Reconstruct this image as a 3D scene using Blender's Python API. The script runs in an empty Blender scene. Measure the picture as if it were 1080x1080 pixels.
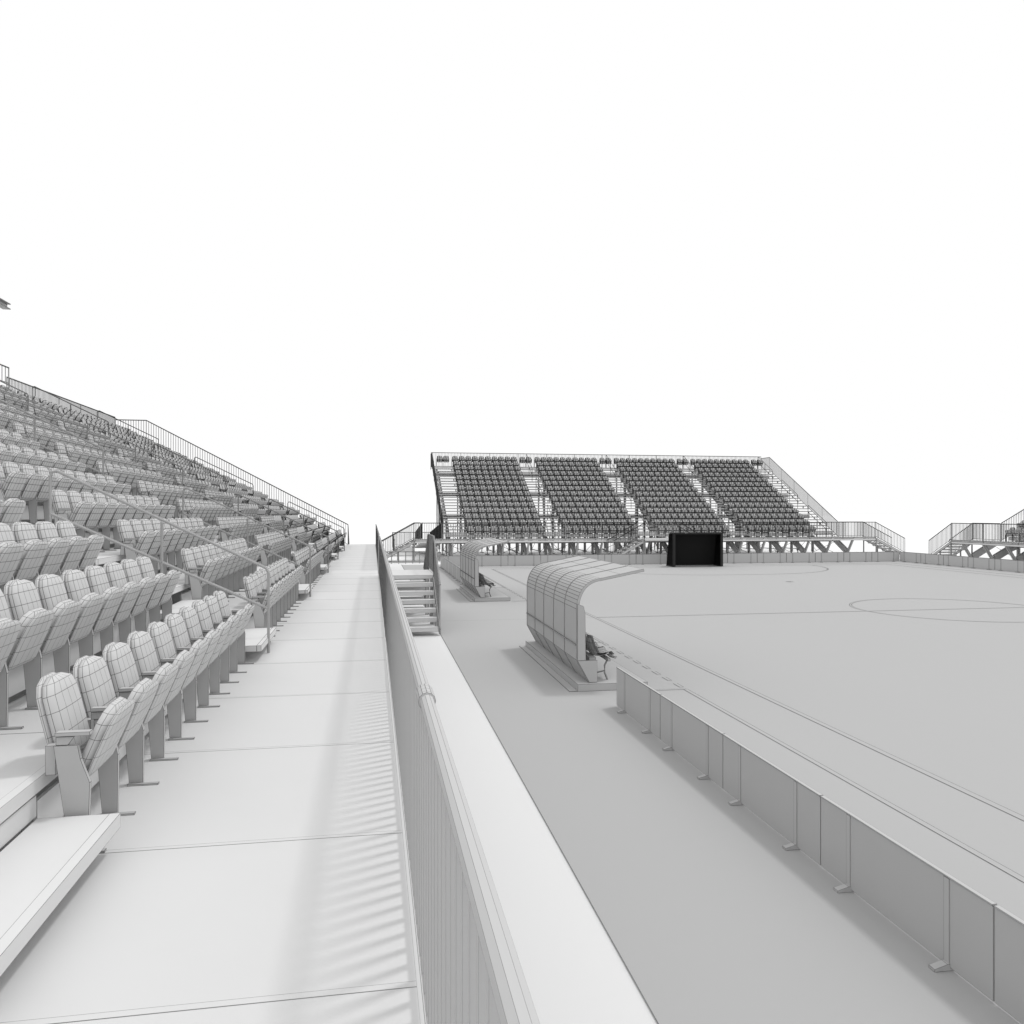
import bpy, math
import numpy as np
from mathutils import Matrix, Vector
sc = bpy.context.scene
COL = sc.collection
R = math.radians
CAM = Vector((0, 0, 3.0)); YAW = R(9.93); F = 840.0
DK = 1.32            # deck level above the ground
TR, RS = .773, .381    # tread and rise of a row
PXW = .5            # width of the drawn mesh edges, in pixels of the view they were drawn for

# ------------------------------------------------------------------ materials
def clay(name, c, line=.16, rough=.85, speck=.02):
    m = bpy.data.materials.new(name); m.use_nodes = True
    nt = m.node_tree; N = nt.nodes; L = nt.links
    b = N['Principled BSDF']; b.inputs['Roughness'].default_value = rough
    b.inputs['Specular IOR Level'].default_value = .25
    e0 = N.new('ShaderNodeUVMap'); e0.uv_map = 'E0'
    e1 = N.new('ShaderNodeUVMap'); e1.uv_map = 'E1'
    s0 = N.new('ShaderNodeSeparateXYZ'); s1 = N.new('ShaderNodeSeparateXYZ')
    L.new(e0.outputs[0], s0.inputs[0]); L.new(e1.outputs[0], s1.inputs[0])
    def mth(op, a, bb, x=None):
        n = N.new('ShaderNodeMath'); n.operation = op
        for i, v in enumerate((a, bb)):
            if isinstance(v, (int, float)): n.inputs[i].default_value = v
            else: L.new(v, n.inputs[i])
        return n.outputs[0]
    d = mth('MINIMUM', mth('MINIMUM', s0.outputs[0], s0.outputs[1]), mth('MINIMUM', s1.outputs[0], s1.outputs[1]))
    at = N.new('ShaderNodeAttribute'); at.attribute_name = 'lw'
    oi = N.new('ShaderNodeObjectInfo')
    sr = N.new('ShaderNodeSeparateColor'); L.new(oi.outputs['Color'], sr.inputs[0])
    lw = mth('ADD', at.outputs['Fac'], sr.outputs[0])
    mask = mth('LESS_THAN', d, mth('MULTIPLY', lw, .5))
    ns = N.new('ShaderNodeTexNoise'); ns.inputs['Scale'].default_value = 3.0
    mp = N.new('ShaderNodeMapRange'); mp.inputs['To Min'].default_value = c*(1-speck); mp.inputs['To Max'].default_value = c*(1+speck)
    L.new(ns.outputs['Fac'], mp.inputs['Value'])
    cc = N.new('ShaderNodeCombineColor')
    for i in range(3): L.new(mp.outputs[0], cc.inputs[i])
    mx = N.new('ShaderNodeMix'); mx.data_type = 'RGBA'
    L.new(mask, mx.inputs[0]); L.new(cc.outputs[0], mx.inputs[6])
    mx.inputs[7].default_value = (c*line, c*line, c*line, 1)
    L.new(mx.outputs[2], b.inputs['Base Color'])
    return m
M_W = clay('pale_clay', .66, .42)
M_SEAT = clay('seat_clay', .60, .25)
M_FAR = clay('far_seat_clay', .5, .06)
M_STEEL = clay('steel_clay', .47, .1)
M_RAIL = clay('railing_clay', .52, .05)
M_P = clay('pitch_clay', .425, .35)
M_MK = clay('marking_clay', .425, .12)
M_D = clay('shelter_clay', .47, .2)
M_B = clay('board_clay', .50, .42)
M_BS = clay('bucket_clay', .46, .25)
M_DARK = clay('bench_clay', .4, .3)
M_G = clay('ground_clay', .84, .3)
M_AP = clay('apron_clay', .72, .3)
M_NET = clay('black_net', .03, .3)
M_CUT = clay('aisle_clay', .68, .12)

# ------------------------------------------------------------------ mesh builder
class MB:
    def __init__(s, k=1.0): s.v = []; s.f = []; s.m = []; s.k = k
    def face(s, pts, mask=None):
        i = len(s.v); s.v += [tuple(p) for p in pts]; n = len(pts)
        if n > 4:
            c = tuple(sum(p[k] for p in pts)/n for k in range(3)); s.v.append(c)
            for a in range(n):
                s.f.append((i+a, i+(a+1) % n, i+n)); s.m.append((1, 0, 0, 0))
        else:
            s.f.append(tuple(range(i, i+n))); s.m.append(mask or (1, 1, 1, 1))
    def box(s, x0, x1, y0, y1, z0, z1):
        P = [(x0,y0,z0),(x1,y0,z0),(x1,y1,z0),(x0,y1,z0),(x0,y0,z1),(x1,y0,z1),(x1,y1,z1),(x0,y1,z1)]
        for q in ((3,2,1,0),(4,5,6,7),(0,1,5,4),(1,2,6,5),(2,3,7,6),(3,0,4,7)):
            s.idx([P[k] for k in q])
    def idx(s, pts, mask=None):
        i = len(s.v); s.v += [tuple(p) for p in pts]; s.f.append(tuple(range(i, i+len(pts)))); s.m.append(mask or (1,1,1,1))
    def beam(s, p, q, w, h, up=(0,0,1), mask=None):
        p = Vector(p); q = Vector(q); d = (q-p).normalized(); u = Vector(up)
        a = d.cross(u)
        if a.length < 1e-4: a = d.cross(Vector((0,1,0)))
        a.normalize(); u = a.cross(d).normalized(); a *= w/2; u *= h/2
        A = [p-a-u, p+a-u, p+a+u, p-a+u]; B = [q-a-u, q+a-u, q+a+u, q-a+u]
        for k in range(4): s.idx([A[k], B[k], B[(k+1) % 4], A[(k+1) % 4]], mask)
        s.idx(A); s.idx(B[::-1])
    def tube(s, path, r, n=8, cross=False):
        path = [Vector(p) for p in path]; rings = []
        up = None
        for i, p in enumerate(path):
            t = ((path[min(i+1, len(path)-1)]-path[max(i-1, 0)])).normalized()
            a = t.cross(Vector((0,0,1)))
            if a.length < .05: a = t.cross(Vector((0,1,0)) if up is None else up)
            a.normalize(); b = a.cross(t).normalized()
            up = b
            rings.append([p+(a*math.cos(2*math.pi*k/n)+b*math.sin(2*math.pi*k/n))*r for k in range(n)])
        for i in range(len(rings)-1):
            for k in range(n):
                s.idx([rings[i][k], rings[i+1][k], rings[i+1][(k+1) % n], rings[i][(k+1) % n]],
                      (1, int(cross), 1, int(cross)))
        s.face(rings[0][::-1]); s.face(rings[-1])
    def prism(s, poly, a0, a1, axis='y'):
        """poly of (p, q) extruded along axis; axis y: (x, z), axis x: (y, z)"""
        f = (lambda p, a: (p[0], a, p[1])) if axis == 'y' else (lambda p, a: (a, p[0], p[1]))
        s.face([f(p, a0) for p in poly]); s.face([f(p, a1) for p in poly][::-1])
        n = len(poly)
        for i in range(n):
            s.idx([f(poly[i], a0), f(poly[i], a1), f(poly[(i+1) % n], a1), f(poly[(i+1) % n], a0)])
    def arrays(s):
        E0 = []; E1 = []
        for f, m in zip(s.f, s.m):
            P = [Vector(s.v[k]) for k in f]; B = 1000.0
            if len(f) == 4:
                W = ((P[1]-P[0]).length+(P[2]-P[3]).length)/2; H = ((P[2]-P[1]).length+(P[3]-P[0]).length)/2
                u = (0, W, W, 0); v = (0, 0, H, H)
                for k in range(4):
                    E0 += [u[k] if m[3] else B, v[k] if m[0] else B]
                    E1 += [W-u[k] if m[1] else B, H-v[k] if m[2] else B]
            else:
                ar = (P[1]-P[0]).cross(P[2]-P[0]).length
                hc = ar/max((P[1]-P[0]).length, 1e-6); ha = ar/max((P[2]-P[1]).length, 1e-6); hb = ar/max((P[0]-P[2]).length, 1e-6)
                D = ((0, ha, 0), (0, 0, hb), (hc, 0, 0))   # to ab, bc, ca
                for k in range(3):
                    E0 += [D[k][0] if m[0] else B, D[k][1] if m[1] else B]
                    E1 += [D[k][2] if m[2] else B, B]
        return E0, E1
    def mesh(s, name, mat, M=None, smooth=False):
        me = bpy.data.meshes.new(name); me.from_pydata(s.v, [], s.f); me.update()
        E0, E1 = s.arrays()
        for nm, E in (('E0', E0), ('E1', E1)):
            l = me.uv_layers.new(name=nm); l.data.foreach_set('uv', E)
        if M is not None:
            a = me.attributes.new('lw', 'FLOAT', 'POINT')
            a.data.foreach_set('value', [s.k*lwd((M @ Vector(v)-CAM).length) for v in s.v])
        me.materials.append(mat)
        if smooth:
            me.polygons.foreach_set('use_smooth', [True]*len(me.polygons))
        return me
    def build(s, name, mat, parent=None, smooth=False, M=None, weld=False):
        if M is None: M = parent['_M'] if False else (MW.get(parent.name, Matrix()) if parent else Matrix())
        me = s.mesh(name, mat, M, smooth)
        o = bpy.data.objects.new(name, me); COL.objects.link(o); o.parent = parent; o.color = (0, 0, 0, 1)
        if parent: MW[o.name] = M
        return o
MW = {}
def lwd(d): return PXW*min(max(d, .6), 70)/F
def lws(d): return lwd(d)*(1+max(0, (d-14)/36)*.9)
def tag(o, label=None, cat=None, group=None, kind=None):
    if label: o['label'] = label
    if cat: o['category'] = cat
    if group: o['group'] = group
    if kind: o['kind'] = kind
    return o
def empty(name, loc, rz=0):
    o = bpy.data.objects.new(name, None); COL.objects.link(o); o.location = loc; o.rotation_euler = (0, 0, rz)
    o.empty_display_size = .2
    MW[o.name] = Matrix.Translation(loc) @ Matrix.Rotation(rz, 4, 'Z')
    return o
ORD = ['first','second','third','fourth','fifth','sixth','seventh','eighth','ninth','tenth','eleventh','twelfth','thirteenth','fourteenth','fifteenth','sixteenth','seventeenth','eighteenth','nineteenth','twentieth']
def px_of(p):
    X, Y, Z = p[0], p[1], p[2]-CAM.z
    d = Y*math.cos(YAW)+X*math.sin(YAW); l = X*math.cos(YAW)-Y*math.sin(YAW)
    return 540+F*l/max(d, .01), 541-F*Z/max(d, .01), d

# ------------------------------------------------------------------ ground, pitch
g = MB(); S = 900
g.idx([(-S,-S,-.026),(S,-S,-.026),(S,S,-.026),(-S,S,-.026)], (0,0,0,0))
tag(g.build('ground', M_G), kind='structure')
g = MB()
for k in range(14): g.idx([(-14,-6+k*3.8,-.014),(1.66,-6+k*3.8,-.014),(1.66,-6+k*3.8+3.8,-.014),(-14,-6+k*3.8+3.8,-.014)], (0,1,0,0))
tag(g.build('concrete_apron', M_AP), kind='structure')
PX0, PX1, PY0, PY1 = 1.655, 34.1, -6.0, 46.5
g = MB()
ys = [PY0+i*2.0 for i in range(int((22.1-PY0)//2)+1)]+[22.1]+[22.1+2.0*i for i in range(1, 13)]+[PY1]
xs = [PX0, 3.74, 8, 13, 18, 23, 28, PX1]
for j in range(len(ys)-1):
    for i in range(len(xs)-1):
        y0, y1, x0, x1 = ys[j], ys[j+1], xs[i], xs[i+1]
        seam0 = int(abs(y0-22.1) < .01); seam1 = int(abs(y1-22.1) < .01)
        g.idx([(x0,y0,0),(x1,y0,0),(x1,y1,0),(x0,y1,0)], (seam0, 0, seam1, int(i == 0)))
    g.idx([(PX0,ys[j+1],0),(PX0,ys[j+1],-.02),(PX0,ys[j],-.02),(PX0,ys[j],0)], (0,1,0,1))
tag(g.build('pitch', M_P), kind='structure')
def strip(x0, x1, y0, y1, z=.004, step=1.5):
    m = MB()
    if abs(x1-x0) > abs(y1-y0):
        n = max(1, int((x1-x0)/step))
        for k in range(n):
            a = x0+(x1-x0)*k/n; b = x0+(x1-x0)*(k+1)/n
            m.idx([(a,y0,z),(b,y0,z),(b,y1,z),(a,y1,z)], (1, 0, 1, 0))
    else:
        n = max(1, int((y1-y0)/step))
        for k in range(n):
            a = y0+(y1-y0)*k/n; b = y0+(y1-y0)*(k+1)/n
            m.idx([(x0,a,z),(x1,a,z),(x1,b,z),(x0,b,z)], (0, 1, 0, 1))
    return m
def mark(m): m.k = 1.9; tag(m.build('pitch_marking', M_MK), kind='structure')
CX, CY = 17.9, 22.1
TX0, TX1, GY = 6.24, 29.56, 42.1
mark(strip(TX0, TX0+.1, 2.1, GY)); mark(strip(TX1-.1, TX1, 2.1, GY))
mark(strip(TX0+.101, TX1-.101, GY-.08, GY)); mark(strip(TX0+.101, CX-3.04, CY-.04, CY+.04)); mark(strip(CX-2.96, CX+2.96, CY-.04, CY+.04)); mark(strip(CX+3.04, TX1-.101, CY-.04, CY+.04))
# outer run-off line
mark(strip(5.2, 5.28, -4, 12.815)); mark(strip(5.2, 5.28, 17.835, 26.615)); mark(strip(5.2, 5.28, 31.635, 43.1))
mark(strip(5.281, 30.5, 43.02, 43.1)); mark(strip(30.52, 30.6, -4, 43.1))
for a in (12.9, 26.7):
    mark(strip(4.66, 5.28, a-.08, a-.004)); mark(strip(4.66, 5.28, a+4.86, a+4.93))
    y = a+.1
    while y < a+4.7:
        mark(strip(5.2, 5.28, y, y+.3)); y += .55
def arc(cx, cy, r, a0, a1, w=.08, n=48, z=.004):
    m = MB()
    for k in range(n):
        t0 = a0+(a1-a0)*k/n; t1 = a0+(a1-a0)*(k+1)/n
        P = lambda rr, t: (cx+rr*math.cos(t), cy+rr*math.sin(t), z)
        m.idx([P(r-w/2,t0), P(r+w/2,t0), P(r+w/2,t1), P(r-w/2,t1)], (0,1,0,1))
    return m
mark(arc(CX, CY, 3.0, 0, 2*math.pi, n=72))
m = arc(CX-1.1, GY-.1, 5.8, math.pi, 1.5*math.pi, n=24)
m2 = strip(CX-1.1, CX+1.1, GY-.1-5.84, GY-.1-5.76); b = len(m.v); m.v += m2.v; m.f += [tuple(k+b for k in f) for f in m2.f]; m.m += m2.m
m2 = arc(CX+1.1, GY-.1, 5.8, 1.5*math.pi, 2*math.pi, n=24); b = len(m.v); m.v += m2.v; m.f += [tuple(k+b for k in f) for f in m2.f]; m.m += m2.m
mark(m)
for y, r in ((GY-10, .1), (GY-6, .0)):
    if r: mark(arc(CX, y, .1, 0, 2*math.pi, .1, 12, .009))

# ------------------------------------------------------------------ perimeter boards
def make_board(L):
    h = .6; me = {}
    p = MB(); p.box(-.012, .012, .003, L-.003, .02, h); me['panel'] = p.mesh('panel', M_B)
    c = MB(); c.box(-.018, .018, .006, L-.006, h+.002, h+.012); me['cap_rail'] = c.mesh('cap_rail', M_B)
    q = MB(); q.box(-.017, .017, -.026, .026, .0, h-.002); me['post'] = q.mesh('post', M_B)
    f = MB(); f.prism([(-.125,0),(.125,0),(.125,.018),(.03,.042),(-.03,.042),(-.125,.018)], -.03, .03); me['foot'] = f.mesh('foot', M_B)
    return me
def board(me, L, x, y, rz, label):
    e = empty('perimeter_board', (x, y, .001), rz)
    tag(e, label, 'advertising board', 'low boards around the pitch')
    d = (Vector((x, y, 0))+Matrix.Rotation(rz, 3, 'Z') @ Vector((0, L/2, 0))-CAM).length
    def ch(nm, yy, parent=e):
        o = bpy.data.objects.new(nm, me[nm]); COL.objects.link(o); o.parent = parent; o.location = (0, yy, 0); o.color = (lwd(d), 0, 0, 1); return o
    ch('panel', 0); ch('cap_rail', 0)
    for yy in (.4, L-.4): ps = ch('post', yy); ch('foot', 0, ps)
B19 = make_board(1.9)
names = ['low blank board at the bottom right corner edge, nearest the camera', 'low blank board second from the camera beside the near touchline',
         'low blank board third from the camera beside the near touchline', 'low blank board fourth from the camera beside the near touchline',
         'low blank board beside the near shelter, far end of its run']
for k in range(6):
    y = 2.37+1.905*k-.0
    if k == 0: lab = 'low blank board cut by the right picture edge, nearest the camera'
    elif k == 5: continue
    else: lab = names[k] if k < 4 else names[4]
    board(B19, 1.9, 3.74, y, 0, lab)
# far half of the near side
for k in range(7):
    board(B19, 1.9, 3.74, 31.0+1.905*k, 0, f'low board behind the far shelter, {ORD[k]} from it along the near touchline')
LF = 28.32/15; BF = make_board(LF-.005)
for k in range(15):
    rel = 'left corner'
    board(BF, LF-.005, 3.76+LF*k, 44.36, -math.pi/2, f'low board in front of the distant stand, {ORD[k]} from the left corner')
for k in range(9):
    board(B19, 1.9, 32.1, 44.33-1.905*k, math.pi, f'low board along the far right touchline, {ORD[k]} from the far corner')

# ------------------------------------------------------------------ dugouts
def shelter(y0, L, label, blab, slab_lab):
    e = empty('team_shelter', (0, y0, 0)); tag(e, label, 'dugout', 'curved team shelters by the touchline')
    b = MB(); b.box(3.395, 4.62, -.12, L+.12, .001, .12); b.build('base_slab', M_D, e)
    b = MB(); b.box(3.25, 3.393, -.12, L+.12, .001, .012); b.build('kerb_strip', M_P, e)
    prof = [(3.62,.12),(3.41,.5),(3.41,.765),(3.41,1.37)]
    p0 = (3.41,1.37); p1 = (3.43,1.70); p2 = (3.60,1.86); p3 = (3.84,1.88)
    for k in range(1, 13):
        t = k/12; a = (1-t)**3; bb = 3*t*(1-t)**2; c = 3*t*t*(1-t); dd = t**3
        prof.append((a*p0[0]+bb*p1[0]+c*p2[0]+dd*p3[0], a*p0[1]+bb*p1[1]+c*p2[1]+dd*p3[1]))
    prof += [(4.2,1.95),(4.6,2.03)]
    def off(w):
        out = []
        for i, p in enumerate(prof):
            a = Vector(prof[max(i-1,0)]); c = Vector(prof[min(i+1,len(prof)-1)]); t = (c-a).normalized()
            out.append((p[0]-t.y*w*1.0, p[1]+t.x*w))
        return out
    def shell(w0, w1, ya, yb, nm, mat, n, cross):
        A = off(w0); B = off(w1); s = MB()
        for k in range(n):
            u0 = ya+(yb-ya)*k/n; u1 = ya+(yb-ya)*(k+1)/n
            for i in range(len(A)-1):
                for Q, rv in ((A, 0), (B, 1)):
                    q = [(Q[i][0],u0,Q[i][1]),(Q[i][0],u1,Q[i][1]),(Q[i+1][0],u1,Q[i+1][1]),(Q[i+1][0],u0,Q[i+1][1])]
                    s.idx(q[::-1] if rv else q, (1, cross, 1, cross) if not rv else (0,0,0,0))
        for u in (ya, yb):
            for i in range(len(A)-1):
                s.idx([(A[i][0],u,A[i][1]),(A[i+1][0],u,A[i+1][1]),(B[i+1][0],u,B[i+1][1]),(B[i][0],u,B[i][1])], (1,0,1,0))
        for i, rv in ((0, 0), (len(A)-1, 1)):
            s.idx([(A[i][0],ya,A[i][1]),(A[i][0],yb,A[i][1]),(B[i][0],yb,B[i][1]),(B[i][0],ya,B[i][1])])
        return s.build(nm, mat, e)
    n = 5
    for k in range(n):
        shell(.0, -.02, .012+L*k/n, L*(k+1)/n-.012, 'canopy_panel', M_D, 1, 1)
    for k in range(n+1):
        yy = L*k/n; shell(.012, -.035, max(0, yy-.0115), min(L, yy+.0115), 'rib', M_D, 1, 0)
    for yy, th in ((-.022, .02), (L+.002, .02)):
        s = MB(); s.prism([(3.415,.5),(3.56,.5),(3.55,1.3),(3.52,1.42),(3.415,1.46)], yy, yy+th); s.build('side_fin', M_D, e)
        s = MB(); s.prism([(3.62,.125),(3.76,.125),(3.76,.498),(3.415,.498)], yy, yy+th); s.build('lower_side_panel', M_D, e)
    # longitudinal back rail
    s = MB(); s.box(3.385, 3.397, 0, L, .755, .775); s.build('back_rail', M_D, e)
    # bench of bucket seats
    be = empty('shelter_bench', (3.62, y0+.1, .12)); tag(be, blab, 'bench', 'benches inside the team shelters')
    LB = L-.32; ns = 8
    s = MB(); s.box(.03, .15, 0, LB, .29, .41); s.box(.36, .41, 0, LB, .33, .38); s.build('bench_frame', M_DARK, be)
    for k in range(ns):
        u = LB*(k+.5)/ns; w = LB/ns*.44
        s = MB(); pf = [(.49,.40),(.44,.45),(.28,.42),(.17,.44),(.12,.55),(.08,.68),(.06,.77)]
        for i in range(len(pf)-1):
            for j in range(6):
                a = -1+j/3; c = a+1/3
                f = lambda q, z: (q[0]+(.05*z*z if i > 2 else 0), u+w*z*(1-.12*(q[1] > .7)), q[1]+(.05*z*z if i < 4 else 0))
                s.idx([f(pf[i],a), f(pf[i],c), f(pf[i+1],c), f(pf[i+1],a)])
                g2 = lambda q, z: (f(q,z)[0]-.03, f(q,z)[1], f(q,z)[2]-.035)
                s.idx([g2(pf[i],a), g2(pf[i+1],a), g2(pf[i+1],c), g2(pf[i],c)])
        for j in range(6):
            a = -1+j/3; c = a+1/3
            s.idx([f(pf[0],a), g2(pf[0],a), g2(pf[0],c), f(pf[0],c)])
        s.build('bucket_seat', M_BS, be)
    for u in (.08, LB*.5, LB-.08):
        s = MB(); s.tube([(.37,u,.33),(.33,u,.25),(.33,u,.12),(.38,u,.002)], .016, 6); s.tube([(.06,u,.33),(.06,u,.002)], .016, 6); s.tube([(.06,u,.1),(.335,u,.16)], .012, 6)
        s.build('leg', M_DARK, be)
shelter(13.1, 4.4, 'curved ribbed team shelter nearest the camera, on a low slab', 'row of bucket seats inside the shelter nearest the camera', '')
shelter(26.85, 4.4, 'curved ribbed team shelter farther away, beside the stairs', 'row of bucket seats inside the farther, smaller looking shelter', '')

# ------------------------------------------------------------------ goal
def goal(x, y):
    e = empty('goal', (x, y, .01)); tag(e, 'black goal with a dense dark net before the distant stand', 'goal')
    r = .07
    for sx in (-1, 1):
        s = MB(); s.box(sx*1.40-r, sx*1.40+r, -.04, .04, 0, 1.88); s.build('post', M_NET, e)
        s = MB(); s.beam((sx*1.40,.04,1.85),(sx*1.40,.7,1.83),.05,.05); s.beam((sx*1.40,.7,1.83),(sx*1.40,1.1,.03),.05,.05); s.beam((sx*1.40,1.1,.03),(sx*1.40,.04,.03),.07,.06); s.build('side_frame', M_NET, e)
    s = MB(); s.box(-1.325, 1.325, -.04, .04, 1.80, 1.88); s.build('crossbar', M_NET, e)
    s = MB(); s.beam((-1.43,1.1,.03),(1.43,1.1,.03),.05,.05); s.build('rear_bar', M_NET, e)
    n = MB(); w = .0305
    def net(A, B, C, D, nu, nv):
        A, B, C, D = map(Vector, (A, B, C, D))
        P = lambda a, b: (A*(1-a)+B*a)*(1-b)+(D*(1-a)+C*a)*b
        for i in range(nu+1): n.beam(P(i/nu,0), P(i/nu,1), w+.004, .006, up=(0,1,.01))
        for j in range(nv+1): n.beam(P(0,j/nv), P(1,j/nv), .006 if False else w, .006, up=(0,1,.3))
    net((-1.38,1.08,.05),(1.38,1.08,.05),(1.38,.7,1.82),(-1.38,.7,1.82), 75, 48)
    n.build('back_net', M_NET, e); n = MB()
    for sx in (-1, 1):
        nn = MB()
        for i in range(25):
            a = i/24; nn.beam((sx*1.40,.05+a*1.03,.04),(sx*1.40,.05+a*.65,1.83), .006, .03, up=(0,1,0))
        for j in range(46):
            b = j/45; nn.beam((sx*(1.40-.0*b),.05,.04+1.79*b),(sx*(1.40-.0*b),1.08-.38*b,.04+1.79*b), .006, .03)
        nn.build('side_net', M_NET, e)
    nn = MB()
    for i in range(76): nn.beam((-1.38+i*.0368,.05,1.86),(-1.38+i*.0368,.7,1.84), .03, .006)
    for j in range(16): nn.beam((-1.38,.05+j*.0425,1.86),(1.38,.05+j*.0425,1.86), .03, .006)
    nn.build('roof_net', M_NET, e)
goal(17.85, 41.9)

# ------------------------------------------------------------------ railings
def railing(pts, label, cat='railing', group=None, h=1.05, sp=.115, top_r=.024, bar=.0095, low=.08, collars=(), sub=1.2, bk=.42, posts=True):
    """pts: floor line of the railing; straight segments"""
    e = empty('railing', pts[0]); tag(e, label, cat, group)
    O = Vector(pts[0]); P = [Vector(p)-O for p in pts]
    def poly(dz):
        out = []
        for a, b in zip(P[:-1], P[1:]):
            n = max(1, int((b-a).length/sub))
            for k in range(n): out.append(a+(b-a)*k/n+Vector((0,0,dz)))
        out.append(P[-1]+Vector((0,0,dz))); return out
    t = MB(.6); t.tube(poly(h), top_r, 10); t.build('top_rail', M_RAIL, e, smooth=True)
    t = MB(.5); t.tube(poly(low), .014, 6); t.build('bottom_rail', M_RAIL, e)
    bars = MB(bk)
    for a, b in zip(P[:-1], P[1:]):
        L = Vector((b.x-a.x, b.y-a.y)).length; n = max(1, round(L/sp))
        for k in range(1, n):
            q = a+(b-a)*k/n
            bars.beam(q+Vector((0,0,low)), q+Vector((0,0,h)), bar*2, bar*2, up=(0,1,0), mask=(1,0,1,0))
    bars.build('bars', M_RAIL, e)
    ends = P if len(P) > 2 else P
    done = []
    for a, b in zip(P[:-1], P[1:]):
        n = max(1, round((b-a).length/2.4))
        for k in range(n+1):
            q = a+(b-a)*k/n
            if not posts and 0 < k < n: continue
            if any((q-z).length < .05 for z in done): continue
            done.append(q)
            s = MB(.42); s.box(q.x-.015, q.x+.015, q.y-.015, q.y+.015, q.z-.1, q.z+h-.01); s.build('post', M_RAIL, e)
    for c in collars:
        s = MB(); q = Vector(c)-O; s.tube([q+Vector((0,y_,h)) for y_ in (-.07,-.045,-.0,.045,.07)], .03, 12, True); s.build('collar', M_RAIL, e)
    return e

# ------------------------------------------------------------------ seat
def pad(m, W, base, top, th, Rr, bulge, rows, cols, y0, inset=.3):
    sm = (1,1,1,1) if len(rows) > 5 or WL[0] < .42 else (0,0,0,0)
    b = Vector((base[0], 0, base[1])); t = Vector((top[0], 0, top[1])); up = (t-b); H = up.length; up.normalize()
    nrm = Vector((0,1,0)).cross(up).normalized()          # towards the pitch for an upright pad
    if th < 0: nrm = -nrm
    T = abs(th); G = []; K = []
    for tt in rows:
        q = (1-tt)*H; w = W/2 if q >= Rr else W/2-Rr+math.sqrt(max(0, Rr*Rr-(Rr-q)**2)); q2 = tt*H; r2 = .04
        if q2 < r2: w -= r2-math.sqrt(max(0, r2*r2-(r2-q2)**2))
        g_ = []; k_ = []
        for s in cols:
            edge = abs(s) > .99 or tt in (rows[0], rows[-1])
            n = T*(.45 if edge else 1)+(0 if edge else bulge*(1-s*s)*(1-(2*tt-1)**2))
            p = b+up*(tt*H)+Vector((0, y0+s*w, 0)); g_.append(p+nrm*n); k_.append(p)
        G.append(g_); K.append(k_)
    nr, nc = len(rows), len(cols)
    base_i = len(m.v)
    for A in (G, K):
        for row in A: m.v += [tuple(p) for p in row]
    I = lambda L_, i, j: base_i+L_*nr*nc+i*nc+j
    fl = th < 0
    def add(q, mk_=(1,1,1,1)): m.f.append(tuple(q[::-1] if fl else q)); m.m.append(mk_)
    for i in range(nr-1):
        for j in range(nc-1):
            add([I(0,i,j), I(0,i,j+1), I(0,i+1,j+1), I(0,i+1,j)], (1,1,1,1) if nr > 5 else (int(i < 2), int(j in (1, nc-2)), int(i in (0, nr-2)), int(j == 0)))
            add([I(1,i,j), I(1,i+1,j), I(1,i+1,j+1), I(1,i,j+1)])
        add([I(0,i,0), I(0,i+1,0), I(1,i+1,0), I(1,i,0)], sm)
        add([I(0,i,nc-1), I(1,i,nc-1), I(1,i+1,nc-1), I(0,i+1,nc-1)], sm)
    for j in range(nc-1):
        add([I(0,0,j), I(1,0,j), I(1,0,j+1), I(0,0,j+1)], sm)
        add([I(0,nr-1,j), I(0,nr-1,j+1), I(1,nr-1,j+1), I(1,nr-1,j)], sm)
WL = [.385, .35, .40]
HR = [0,.07,.34,.6,.80,.93,1]; HC = [-1,-.84,-.42,0,.42,.84,1]
LR = [0,.5,.8,.93,1]; LC = [-1,-.5,.0,.5,1]
PITCHS = .5
LEG = [(-.057,0),(.022,0),(.025,.33),(.0,.45),(-.03,.53),(-.10,.53)]
END = [(-.05,0),(.03,0),(.042,.34),(-.002,.46),(-.015,.53),(-.125,.53)]
def g_end(m): m.prism(END, -.013, .013)
def g_leg(m, y=0): m.prism(LEG, y-.013, y+.013)
def g_foot(m, y=0): m.prism([(-.06,-.03),(.10,-.03),(.125,.03),(-.06,.03)], 0, .008) if False else m.box(-.06, .12, y-.045, y-.014, .0, .01)
def g_arm(m, y=0):
    m.box(-.115, .045, y-.024, y+.024, .578, .597); m.prism([(-.115,.532),(-.06,.532),(-.03,.573),(-.115,.573)], y-.01, y+.01)
def g_back(m, rows, cols): pad(m, .385 if len(rows) > 5 else WL[0], (-.15,.40), (-.255,.835), .022, .13, 0, rows, cols, .25)
def g_cush(m, rows, cols): pad(m, .365 if len(rows) > 5 else WL[1], (-.125,.415), (-.229,.83), .05, .12, .012, rows, cols, .25)
def g_pan(m, rows, cols): pad(m, .415 if len(rows) > 5 else WL[2], (-.07,.33), (.08,.69), .062, .125, .012, rows, cols, .25)
def g_panshell(m, rows, cols): pad(m, .425, (-.008,.335), (.138,.674), .016, .13, .008, rows, cols, .25)
def g_beam(m): m.box(-.172, -.125, .014, .486, .38, .525)
def mk(fn, name, sm=False, mat=None):
    m = MB(); fn(m); return m.mesh(name, mat or M_SEAT, None, sm)
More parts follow.
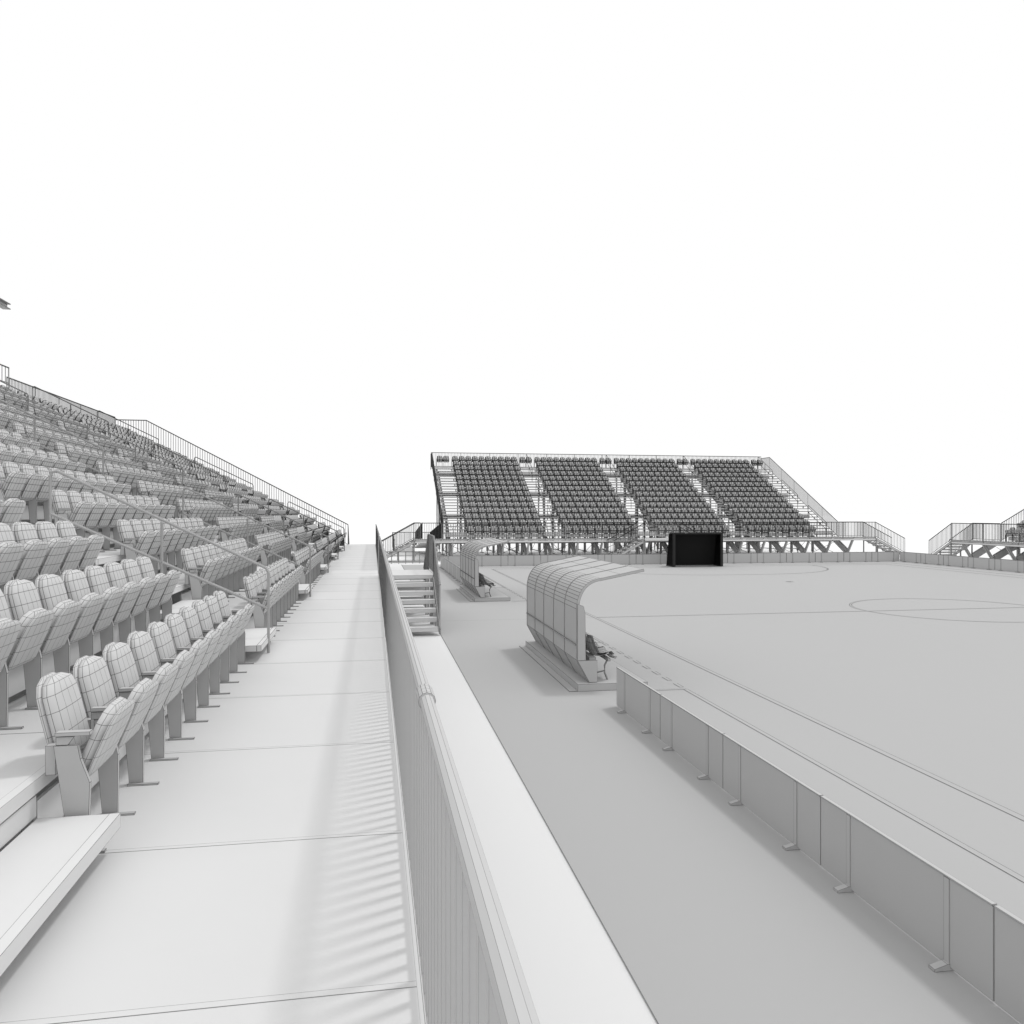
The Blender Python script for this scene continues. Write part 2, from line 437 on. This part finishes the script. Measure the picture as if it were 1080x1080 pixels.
SM = {'backrest': mk(lambda m: g_back(m, HR, HC), 'backrest', True), 'cushion': mk(lambda m: g_cush(m, HR, HC), 'cushion', True),
      'seat_pan': mk(lambda m: g_pan(m, HR, HC), 'seat_pan', True), 'pan_shell': mk(lambda m: g_panshell(m, HR, HC), 'pan_shell', True),
      'leg': mk(g_leg, 'leg', mat=M_STEEL), 'end_panel': mk(g_end, 'end_panel', mat=M_STEEL), 'foot': mk(g_foot, 'foot', mat=M_STEEL), 'armrest': mk(g_arm, 'armrest', mat=M_STEEL), 'crossbeam': mk(g_beam, 'crossbeam', mat=M_STEEL)}
WL = [.385, .35, .40]
def mk_low():
    low = MB(); g_back(low, LR, LC); g_pan(low, LR, LC); g_cush(low, LR, LC);  n_ = len(low.m); g_leg(low); g_arm(low); g_beam(low); low.m = low.m[:n_]+[(1,0,1,0)]*(len(low.m)-n_) if WL[0] < .42 else low.m
    return np.array(low.v), low.f, [np.array(a) for a in low.arrays()]
LOWL = mk_low(); WL = [.44, .40, .45]; LOWF = mk_low()
def make_seat(pos, rz, label, last):
    first = 'first from near' in label
    d = (Vector(pos)+Vector((0,0,.6))-CAM).length; w = lws(d)
    e = empty('stadium_seat', pos, rz); tag(e, label, 'seat', 'tip-up seats in the left stand')
    def ch(nm, par, y=0):
        o = bpy.data.objects.new(nm, SM[nm]); COL.objects.link(o); o.parent = par; o.location = (0, y, 0); o.color = (w, 0, 0, 1); return o
    bk = ch('backrest', e); ch('cushion', bk); p = ch('seat_pan', e); ch('pan_shell', p)
    l = ch('end_panel' if first else 'leg', e); ch('foot', l); ch('armrest', e); ch('crossbeam', e)
    if last: l = ch('leg', e, .5); ch('foot', l); ch('armrest', e, .5)
SEATS = []      # (pos, rz, label, last)
FAR = []        # seats beyond the nearest 300

# ------------------------------------------------------------------ stand
def vrow(i): return 1.605+TR*i
def vedge(i): return 1.02+TR*i
VB = 12.62
def stand(name, label, org, rz, u0, u1, blocks, aisles, du0, du1, deck_cuts, frames, land=None):
    e = empty('grandstand', org, rz); tag(e, label, 'grandstand', 'grandstands around the pitch')
    # deck panels of the front walkway
    for a, b in zip(deck_cuts[:-1], deck_cuts[1:]):
        m = MB(); m.box(-1.95, -.025, a+.002, a+.036, DK-.07, DK); m.box(-1.95, -.025, a+.036, b-.002, DK-.07, DK); m.build('deck_panel', M_W, e)
        m = MB(); m.box(-1.9, -.05, a-.03, a+.03, DK-.15, DK-.074); m.build('deck_joist', M_W, e)
    m = MB(); m.box(-.045, -.0, du0, du1, DK-.2, DK-.08); m.build('fascia', M_W, e)
    for i in range(1, 14):
        v0 = vedge(i); v1 = vedge(i+1)+.06 if i < 13 else VB
        z = DK+RS*i; cuts = [u0]
        while cuts[-1] < u1-2.2: cuts.append(cuts[-1]+1.625)
        cuts.append(u1)
        m = MB()
        for a, b in zip(cuts[:-1], cuts[1:]):
            m.box(-v1, -v0-.05, a+.004, b-.004, z-.07, z-.001)
            m.box(-v0-.05, -v0, a+.004, b-.004, z-.07, z)
        m.build('tier', M_W, e)
        m = MB()
        for a, b in blocks: m.box(-v0-.035, -v0-.015, a, b, z-RS+.06, z-.12)
        m.build('riser_board', M_W, e)
    for a, b in aisles:
        m = MB(); v = vedge(1); m.box(-v-.03, -v-.012, a+.02, b-.02, DK+RS*.5+.001, DK+RS-.085); m.build('aisle_riser', M_W, e)
        for i in range(0, 13):
            v = vedge(i+1)-.38; z = DK+RS*(i+.5)
            m = MB(); m.box(-v-.38, -v-.05, a+.04, b-.04, z-.07, z-.001); m.box(-v-.05, -v, a+.04, b-.04, z-.07, z)
            m.box(-v-.3, -v-.24, a+.12, a+.18, z-.183, z-.072); m.box(-v-.3, -v-.24, b-.18, b-.12, z-.183, z-.072)
            m.build('aisle_step', M_CUT, e)
    # girders below the tiers
    for i in (0, 4, 8, 12):
        v = vedge(i+1)+.1 if i else 1.9; z = DK+RS*(i if i else 0)-.06
        m = MB(); m.box(-v-.12, -v, u0, u1, z-.28, z-.04 if i else z-.09); m.build('girder', M_STEEL, e)
    # support frames
    for u in frames:
        m = MB(.8)
        v0, z0 = .75, .35; sl = RS/TR
        m.beam((-v0-.05,u,z0),((-11.5,u,z0+(11.5-v0)*sl) if u0 <= u <= u1 else (-2.3,u,z0+(2.3-v0)*sl)), .12, .4, mask=(1,0,1,0))
        m.beam((-.06,u,DK-.14),(-v0,u,z0-.2), .1, .16, mask=(1,0,1,0))
        m.beam((-v0,u,.0),(-v0,u,z0), .08, .08, up=(0,1,0))
        m.box(-v0-.12,-v0+.12,u-.12,u+.12,-.05,.02)
        if not u0 <= u <= u1: m.build('support_frame', M_STEEL, e); continue
        for vv in (2.4, 4.4, 7.4, 10.4):
            zt = z0+(vv-v0)*sl-.15
            m.beam((-vv,u,.25),(-vv,u,zt), .14, .14, up=(0,1,0)); m.beam((-vv,u,.0),(-vv,u,.25), .05, .05, up=(0,1,0)); m.box(-vv-.13,-vv+.13,u-.13,u+.13,-.05,.03)
        m.beam((-4.4,u,.35),(-7.4,u,.35), .05, .05); m.beam((-7.4,u,.35),(-10.4,u,2.6), .05, .05); m.beam((-12.5,u,-.05),(-12.5,u,6.42), .09, .09, up=(0,1,0))
        m.build('support_frame', M_STEEL, e)
    for k in range(0, len(frames)-1, 2):
        a, b = frames[k], frames[k+1]
        for vv, zt in ((2.3, .9), (4.45, 1.9), (7.45, 3.2)):
            m = MB(.5); m.tube([(-vv-.09,a,.2),(-vv-.09,b,zt)], .014, 5); m.tube([(-vv-.125,b,.2),(-vv-.125,a,zt)], .014, 5)
            m.build('cross_brace', M_STEEL, e)
    return e
def handrail(org, rz, u, i0, i1, label, k_=.55):
    Mx = Matrix.Translation(org) @ Matrix.Rotation(rz, 4, 'Z')
    v0 = vrow(i0)-.195; v1 = vrow(i1)-.1; z0 = DK+RS*i0; z1 = DK+RS*i1
    o = Mx @ Vector((-v0, u, z0)); e = empty('aisle_handrail', o, rz); tag(e, label, 'handrail', 'aisle handrails')
    dx = v0-v1; dz = z1-z0; h = 1.02
    t = MB(k_); pts = [(0,0,h-.06),(-.03,0,h)]
    for k in range(1, 6): pts.append((-.03+(dx+.1)*k/5, 0, h+dz*k/5))
    pts += [(dx+.02,0,h+dz-.01),(dx,0,h+dz-.07)]
    t.tube(pts, .017, 8); t.build('top_rail', M_RAIL, e, smooth=True)
    t = MB(k_); t.tube([(-.0,0,.53),(dx/2,0,.53+dz/2),(dx,0,.53+dz)], .017, 8); t.build('middle_rail', M_RAIL, e, smooth=True)
    for k, (x, z) in enumerate(((0,0),(dx/2,dz/2),(dx,dz))):
        t = MB(k_); zb = 0 if k != 1 else -.12
        t.tube([(x,0,z+zb),(x,0,z+h-.06 if k != 1 else z+h-.02)], .017, 8); t.build('post', M_RAIL, e, smooth=True)
def seats(org, rz, side, blocks, aisles, rows=14, sp=.5):
    Mx = Matrix.Translation(org) @ Matrix.Rotation(rz, 4, 'Z')
    BN = ['nearest block', 'second block', 'third block', 'fourth block', 'fifth block', 'farthest block']
    for i in range(rows):
        for bi, (a, b) in enumerate(blocks):
            for k in range(10):
                p = Mx @ Vector((-vrow(i), a+k*sp, DK+RS*i))
                X, Y, d = px_of(p+Vector((0,0,.6)))
                if d < 1 or X < -70 or X > 1180: continue
                lab = f'tip-up seat, {ORD[k]} from near aisle, {ORD[i]} row up, {BN[min(bi,5)]}, left stand'
                it = (p, rz, lab, k == 9, d)
                (SEATS if side == 'left' else FAR).append(it)
        if i == rows-1:
            for a, b in aisles:
                n = int((b-a-.1)/PITCHS)
                for k in range(n):
                    p = Mx @ Vector((-vrow(i), a+(b-a-n*PITCHS)/2+k*PITCHS, DK+RS*i)); X, Y, d = px_of(p)
                    if X > -40: FAR.append((p, rz, '', k == n-1, d))

# left stand
LO = (.18, 0, 0)
LB_ = [(4.27+6.5*k, 9.27+6.5*k) for k in range(6)]
LA = [(2.77, 4.27)]+[(9.27+6.5*k, 10.77+6.5*k) for k in range(5)]
cuts = [-3.5, -2.0, -.4, 1.2, 2.84, 4.22, 5.9, 7.56]+[7.56+1.65*k for k in range(1, 26)]; cuts = [c for c in cuts if c < 43.2]+[43.6]
stand('left', 'tall grandstand on the left with pale front walkway and seat rows', LO, 0, -3.0, 41.85, LB_, LA, -3.5, 43.6, cuts, [-2.3+1.625*k for k in range(28)])
seats(LO, 0, 'left', LB_, LA)
AN = ['nearest', 'second nearest', 'third nearest', 'fourth', 'farthest']
PN = {0: 'bottom', 5: 'middle', 10: 'top'}
for k, (a, b) in enumerate(LA[1:]):
    for i0 in (0, 5, 10):
        u = (a+b)/2-.1
        if px_of((.18-vrow(i0), u, 3))[0] < -30: continue
        handrail(LO, 0, u, i0, i0+3, f'{PN[i0]} tube handrail in the {AN[k]} aisle of the left stand')
# far stand
TR, RS = .767, .405
FO = (0, 49.8, 0); FR = -math.pi/2
FB = [(6.1+6.5*k, 11.1+6.5*k) for k in range(4)]
FA = [(4.6, 6.1)]+[(11.1+6.5*k, 12.6+6.5*k) for k in range(3)]+[(30.6, 32.1)]
stand('far', 'distant grandstand with four seat blocks behind the goal', FO, FR, 4.55, 32.15, FB, FA, 2.6, 34.2, [2.6, 4.2]+[4.2+1.667*k for k in range(1, 18)]+[34.2], [4.96+1.62*k for k in range(18)])
seats(FO, FR, 'far', [(a-.06, b) for a, b in FB], FA, sp=.515)
for k, (a, b) in enumerate(FA[1:]):
    for i0 in (0, 5, 10):
        handrail(FO, FR, (a+b)/2, i0, i0+3, f'{PN[i0]} handrail in the {["second","third","fourth","rightmost"][k]} aisle of the distant stand', 1.4)
# right stand (its far end shows)
RO = (35.15, 0, 0)
RB = [(-41.2+6.5*k, -36.2+6.5*k) for k in range(2)]
RA = [(-36.2, -34.7), (-29.7, -28.2)]
stand('right', 'grandstand at the right picture edge, only its end showing', RO, math.pi, -41.3, -28.2, RB, RA, -43.7, -28.2, [-43.7, -42.2, -40.6, -39, -37.4, -35.8, -34.2, -32.6, -31, -28.2], [-42.85+1.7*k for k in range(10)])
seats(RO, math.pi, 'right', RB, RA)

SEATS.sort(key=lambda s: s[4])
for s in SEATS[:300]: make_seat(*s[:4])
rest = SEATS[300:]+FAR
nv = len(LOWL[0]); V = []; EE = [[], []]; FC = []; LWv = []
ks = {}
for n, (p, rz, _, last, d) in enumerate(rest):
    c, s_ = math.cos(rz), math.sin(rz)
    lv, lf, le = LOWL if (rz == 0) else LOWF; EE[0].append(le[0]); EE[1].append(le[1])
    w = lv.copy(); w[:, 0] = lv[:, 0]*c-lv[:, 1]*s_+p.x; w[:, 1] = lv[:, 0]*s_+lv[:, 1]*c+p.y; w[:, 2] += p.z
    V.append(w); FC += [tuple(q+n*nv for q in f) for f in lf]; LWv += [1.15*lws(d)]*nv
V = np.concatenate(V)
me = bpy.data.meshes.new('distant_seats'); me.from_pydata(V.tolist(), [], FC); me.update()
for nm, E in (('E0', EE[0]), ('E1', EE[1])):
    l = me.uv_layers.new(name=nm); l.data.foreach_set('uv', np.concatenate(E))
a = me.attributes.new('lw', 'FLOAT', 'POINT'); a.data.foreach_set('value', LWv); me.materials.append(M_FAR)
o = bpy.data.objects.new('distant_seats', me); COL.objects.link(o); o.color = (0,0,0,1)
tag(o, 'mass of distant tip-up seats filling the stands beyond the near rows', 'seats', kind='stuff')

# ------------------------------------------------------------------ railings of the stands
def up(x, y, z=DK): return (x, y, z)
YL0, YL1 = 21.6, 23.7
railing([up(.18,-1.6), up(.18,YL0)], 'long front railing beside the walkway, nearest the camera', collars=[up(.18, 2.75)], posts=False, bar=.014, h=1.048, low=.09)
railing([up(.18,YL1), up(.18,43.6)], 'dark front railing at the far end of the pale walkway', h=1.048, low=.0, bk=.8)
def slope_pts(f):
        return [f(1.43, DK-.02), f(11.2, DK-.02+(11.2-1.43)*.53), f(VB, DK-.02+(11.2-1.43)*.53)]
railing(slope_pts(lambda v, z: (.18-v, 41.9, z)), 'sloping end railing at the far end of the left stand', h=1.1, bk=.6)
railing([(-12.44,30.1,DK+5.2), (-12.44,41.82,DK+5.2)], 'back railing along the top of the left stand', h=1.17)
railing([(4.5,62.42,DK+5.2), (32.2,62.42,DK+5.2)], 'back railing along the top of the distant stand', h=1.2)
railing(slope_pts(lambda v, z: (4.48, 49.8+v, z)), 'black sloping railing at the left end of the distant stand', h=1.1, bk=1.2)
railing(slope_pts(lambda v, z: (32.22, 49.8+v, z)), 'pale sloping railing at the right end of the distant stand', h=1.1)
railing(slope_pts(lambda v, z: (35.15+v, 41.35, z)), 'sloping end railing of the stand at the right picture edge', h=1.1)
railing([up(2.6,49.8), up(17.0,49.8)], 'front railing of the distant stand, left half', low=.02, bk=1.1)
railing([up(19.4,49.8), up(34.2,49.8)], 'front railing of the distant stand, right half behind the goal', low=.02, bk=1.0)
railing([up(32.3,51.25), up(34.2,51.25)], 'short rear railing on the right landing of the distant stand')
railing([up(2.6,51.25), up(3.0,51.25)], 'very short rear railing on the left landing of the distant stand')
railing([up(35.15,28.2), up(35.15,43.7)], 'front railing of the stand at the right picture edge', low=.02)
railing([up(36.63,41.5), up(36.63,43.7)], 'short rear railing on the landing of the right edge stand')

# ------------------------------------------------------------------ stairs
def stairs(top, d, wdir, W, n, going, label, rails=(0, 1), rl=None, zt=DK, th=.1, bk=.42):
    """top: corner of the landing edge; d: unit vector of descent; wdir: unit vector across"""
    e = empty('staircase', (top[0], top[1], 0)); tag(e, label, 'stairs')
    O = Vector((top[0], top[1], 0)); d = Vector((*d, 0)); w = Vector((*wdir, 0)); rise = zt/(n+1)
    for k in range(n):
        z = zt-rise*(k+1); a = d*(going*k-.03); b = d*(going*(k+1))
        m = MB(); P = [a+w*.03, b+w*.03, b+w*(W-.03), a+w*(W-.03)]
        if d.cross(w).z < 0: P = P[::-1]
        top_ = [p+Vector((0,0,z)) for p in P]; bot = [p+Vector((0,0,z-th)) for p in P]
        m.idx(top_); m.idx(bot[::-1])
        for i in range(4): m.idx([bot[i], bot[(i+1) % 4], top_[(i+1) % 4], top_[i]])
        m.build('tread', M_W, e)
    for s in (0, 1):
        q = w*(W*s); m = MB(); m.beam(q+Vector((0,0,zt-rise*.6)), q+d*(going*n)+Vector((0,0,rise*.5)), .04, .16); m.build('stringer', M_STEEL, e)
        m = MB(); z1 = zt-.1
        m.beam(q+d*.05+Vector((0,0,-.05)), q+d*.05+Vector((0,0,z1)), .06, .06, up=(0,1,0)); m.beam(q+d*(going*n*.5)+Vector((0,0,-.05)), q+d*(going*n*.5)+Vector((0,0,zt*.45)), .06, .06, up=(0,1,0)); m.build('support_post', M_STEEL, e)
    for s in rails:
        q = O+w*(W*s); p0 = q+Vector((0,0,zt)); p1 = q+d*(going*n)+Vector((0,0,rise))
        if rl: railing([tuple(p0), tuple(p1)], rl[rails.index(s)], group='stair railings', bk=bk)
def landing(x0, x1, y0, y1, label, legs=True, z=DK):
    e = empty('landing_platform', (x0, y0, 0)); tag(e, label, 'platform')
    m = MB(); m.box(0, x1-x0, 0, y1-y0, z-.1, z); m.build('deck', M_W, e)
    for x in (.05, x1-x0-.05):
        for y in (.05, y1-y0-.05):
            m = MB(); m.box(x-.04, x+.04, y-.04, y+.04, -.05, z-.102); m.build('leg', M_STEEL, e)
# side stairs of the left stand
landing(.21, 1.63, YL0+.003, YL1, 'small landing joining the walkway to the two flights of stairs')
stairs((.21,YL0), (0,-1), (1,0), 1.42, 6, .34, 'open flight of stairs from the walkway down towards the camera', (1,), ['dark sloping railing on the stairs descending towards the camera'], bk=.7)
stairs((.21,YL1), (0,1), (1,0), 1.42, 6, .34, 'open flight of stairs from the walkway landing down away from camera', (1,), ['dark sloping railing on the stairs descending away from camera'], bk=.7)
railing([up(1.63,YL0), up(1.63,YL1)], 'peaked dark railing on the outer edge of the small landing', bk=.7)
# end stairs of left and right stands
stairs((-1.3,43.6), (0,1), (1,0), 1.45, 6, .34, 'stairs hidden beyond the far end of the pale walkway', (0,), ['railing of the stairs beyond the far end of the walkway'])
stairs((35.18,43.7), (0,1), (1,0), 1.45, 6, .34, 'open stairs at the end of the stand on the right edge', (0,1), ['pitch side railing of the stairs on the right edge stand', 'rear railing of the stairs on the right edge stand'])
# far stand ends
stairs((2.6,49.83), (-1,0), (0,1), 1.42, 6, .34, 'open stairs going down at the left end of the distant stand', (0,1), ['front railing of the left end stairs of the distant stand', 'rear railing of the left end stairs of the distant stand'])
stairs((34.2,49.83), (1,0), (0,1), 1.42, 6, .375, 'open stairs going down at the right end of the distant stand', (0,1), ['front railing of the right end stairs of the distant stand', 'rear railing of the right end stairs of the distant stand'])
# centre stairs of the far stand
landing(17.0, 19.4, 48.35, 49.77, 'landing at the middle of the distant stand beside the goal')
stairs((17.0,48.35), (-1,0), (0,1), 1.4, 6, .34, 'dark flight of stairs left of the goal at the distant stand', (0,1), ['front railing of the stairs left of the goal', 'rear railing of the stairs left of the goal'])
stairs((19.4,48.35), (1,0), (0,1), 1.4, 6, .34, 'flight of stairs hidden behind the black goal', (0,1), ['front railing of the stairs behind the goal', 'rear railing of the stairs behind the goal'])
railing([up(17.0,48.35), up(19.4,48.35)], 'railing of the landing at the middle of the distant stand')

# ramp beside the far stand
e = empty('access_ramp', (1.6, 51.3, 0)); tag(e, 'access ramp with two legs at the left end of the distant stand', 'ramp')
m = MB(); m.prism([(0,DK-.1),(0,DK-.003),(9.2,.45),(9.2,.35)], 1.6, 3.05, 'x'); m.build('upper_slope', M_W, e)
m = MB(); m.box(-.1, 3.05, 9.2, 10.7, .35, .45); m.build('turning_landing', M_W, e)
m = MB(); m.prism([(9.2,.35),(9.2,.447),(4.6,.05),(4.6,-.05)], -.1, 1.35, 'x'); m.build('lower_slope', M_W, e)
rl = 'railings of the access ramp'
railing([(3.15,51.35,DK), (3.15,60.6,.45)], 'black left railing on the upper slope of the access ramp', group=rl, bk=.8)
railing([(4.4,51.35,DK), (4.4,62.0,.45)], 'black right railing on the upper slope of the access ramp', group=rl, bk=.8)
railing([(4.4,62.0,.45), (1.5,62.0,.45)], 'railing across the turning landing of the access ramp', group=rl, bk=.8)
railing([(1.5,62.0,.45), (1.5,56.0,.05)], 'black outer railing on the lower slope of the access ramp', group=rl, bk=.8)
# low fence seen beyond the small landing
e = empty('low_fence', (.7, 48.0, 0)); tag(e, 'low post and rail fence seen beyond the small stair landing', 'fence')
m = MB(); m.beam((0,0,.06),(2.5,0,.06),.06,.08); m.build('bottom_rail', M_STEEL, e)
m = MB(); m.beam((0,0,.68),(2.5,0,.68),.05,.05); m.build('top_rail', M_STEEL, e)
for k in range(7):
    m = MB(); m.beam((k*2.5/6,0,-.05),(k*2.5/6,0,.7),.05,.05, up=(0,1,0)); m.build('post', M_STEEL, e)

# raised platform with a roof at the back of the left stand
e = empty('roofed_platform', (-12.5, 22, 0)); tag(e, 'roofed rear platform above the left stand, only a steel beam end showing', 'platform')
m = MB(); m.box(-2.4, -.0, 0, 7.75, 6.8, 6.95); m.build('deck', M_W, e)
m = MB(); X0 = 0.0; zb = 10.06
m.box(X0-.12, X0+.12, 0, 8.25, zb, zb+.03); m.box(X0-.012, X0+.012, 0, 8.25, zb+.031, zb+.17); m.box(X0-.12, X0+.12, 0, 8.25, zb+.171, zb+.2); m.build('roof_beam', M_STEEL, e)
m = MB(); m.box(-2.6, -.13, 0, 8.2, zb+.06, zb+.16); m.build('roof_sheet', M_STEEL, e)
for y in (.3, 5.2):
    for x in (-2.3, -.1):
        m = MB(); m.beam((x,y,-.05),(x,y,6.79),.12,.12,up=(0,1,0)); m.beam((x,y,6.96),(x,y,zb-.004),.1,.1,up=(0,1,0)); m.build('column', M_STEEL, e)
railing([(-12.3,22.1,6.95), (-12.3,29.9,6.95)], 'guard railing of the roofed platform at the upper left edge', h=1.03, sp=.25, low=.5)

# ------------------------------------------------------------------ light, camera
w = bpy.data.worlds.new('World'); sc.world = w; w.use_nodes = True
bg = w.node_tree.nodes['Background']; bg.inputs[0].default_value = (1, 1, 1, 1); bg.inputs[1].default_value = 1.0
sun = bpy.data.lights.new('sun', 'SUN'); sun.energy = .98; sun.angle = R(6.5); sun.color = (1, 1, 1)
so = bpy.data.objects.new('sun', sun); COL.objects.link(so)
dirv = Vector((.91*math.cos(R(64)), .41*math.cos(R(64)), math.sin(R(64))))
so.rotation_euler = dirv.to_track_quat('Z', 'Y').to_euler(); so.location = (10, 10, 30)
cam = bpy.data.cameras.new('camera'); co = bpy.data.objects.new('camera', cam); COL.objects.link(co)
cam.sensor_width = 36; cam.lens = 28.0; cam.clip_end = 3000; cam.clip_start = .05; cam.shift_y = 1/1080
co.location = CAM; co.rotation_euler = (R(90), 0, -YAW)
sc.camera = co
sc.view_settings.view_transform = 'Standard'; sc.view_settings.look = 'None'; sc.view_settings.exposure = 0; sc.view_settings.gamma = 1
sc.render.resolution_x = 1024; sc.render.resolution_y = 1024
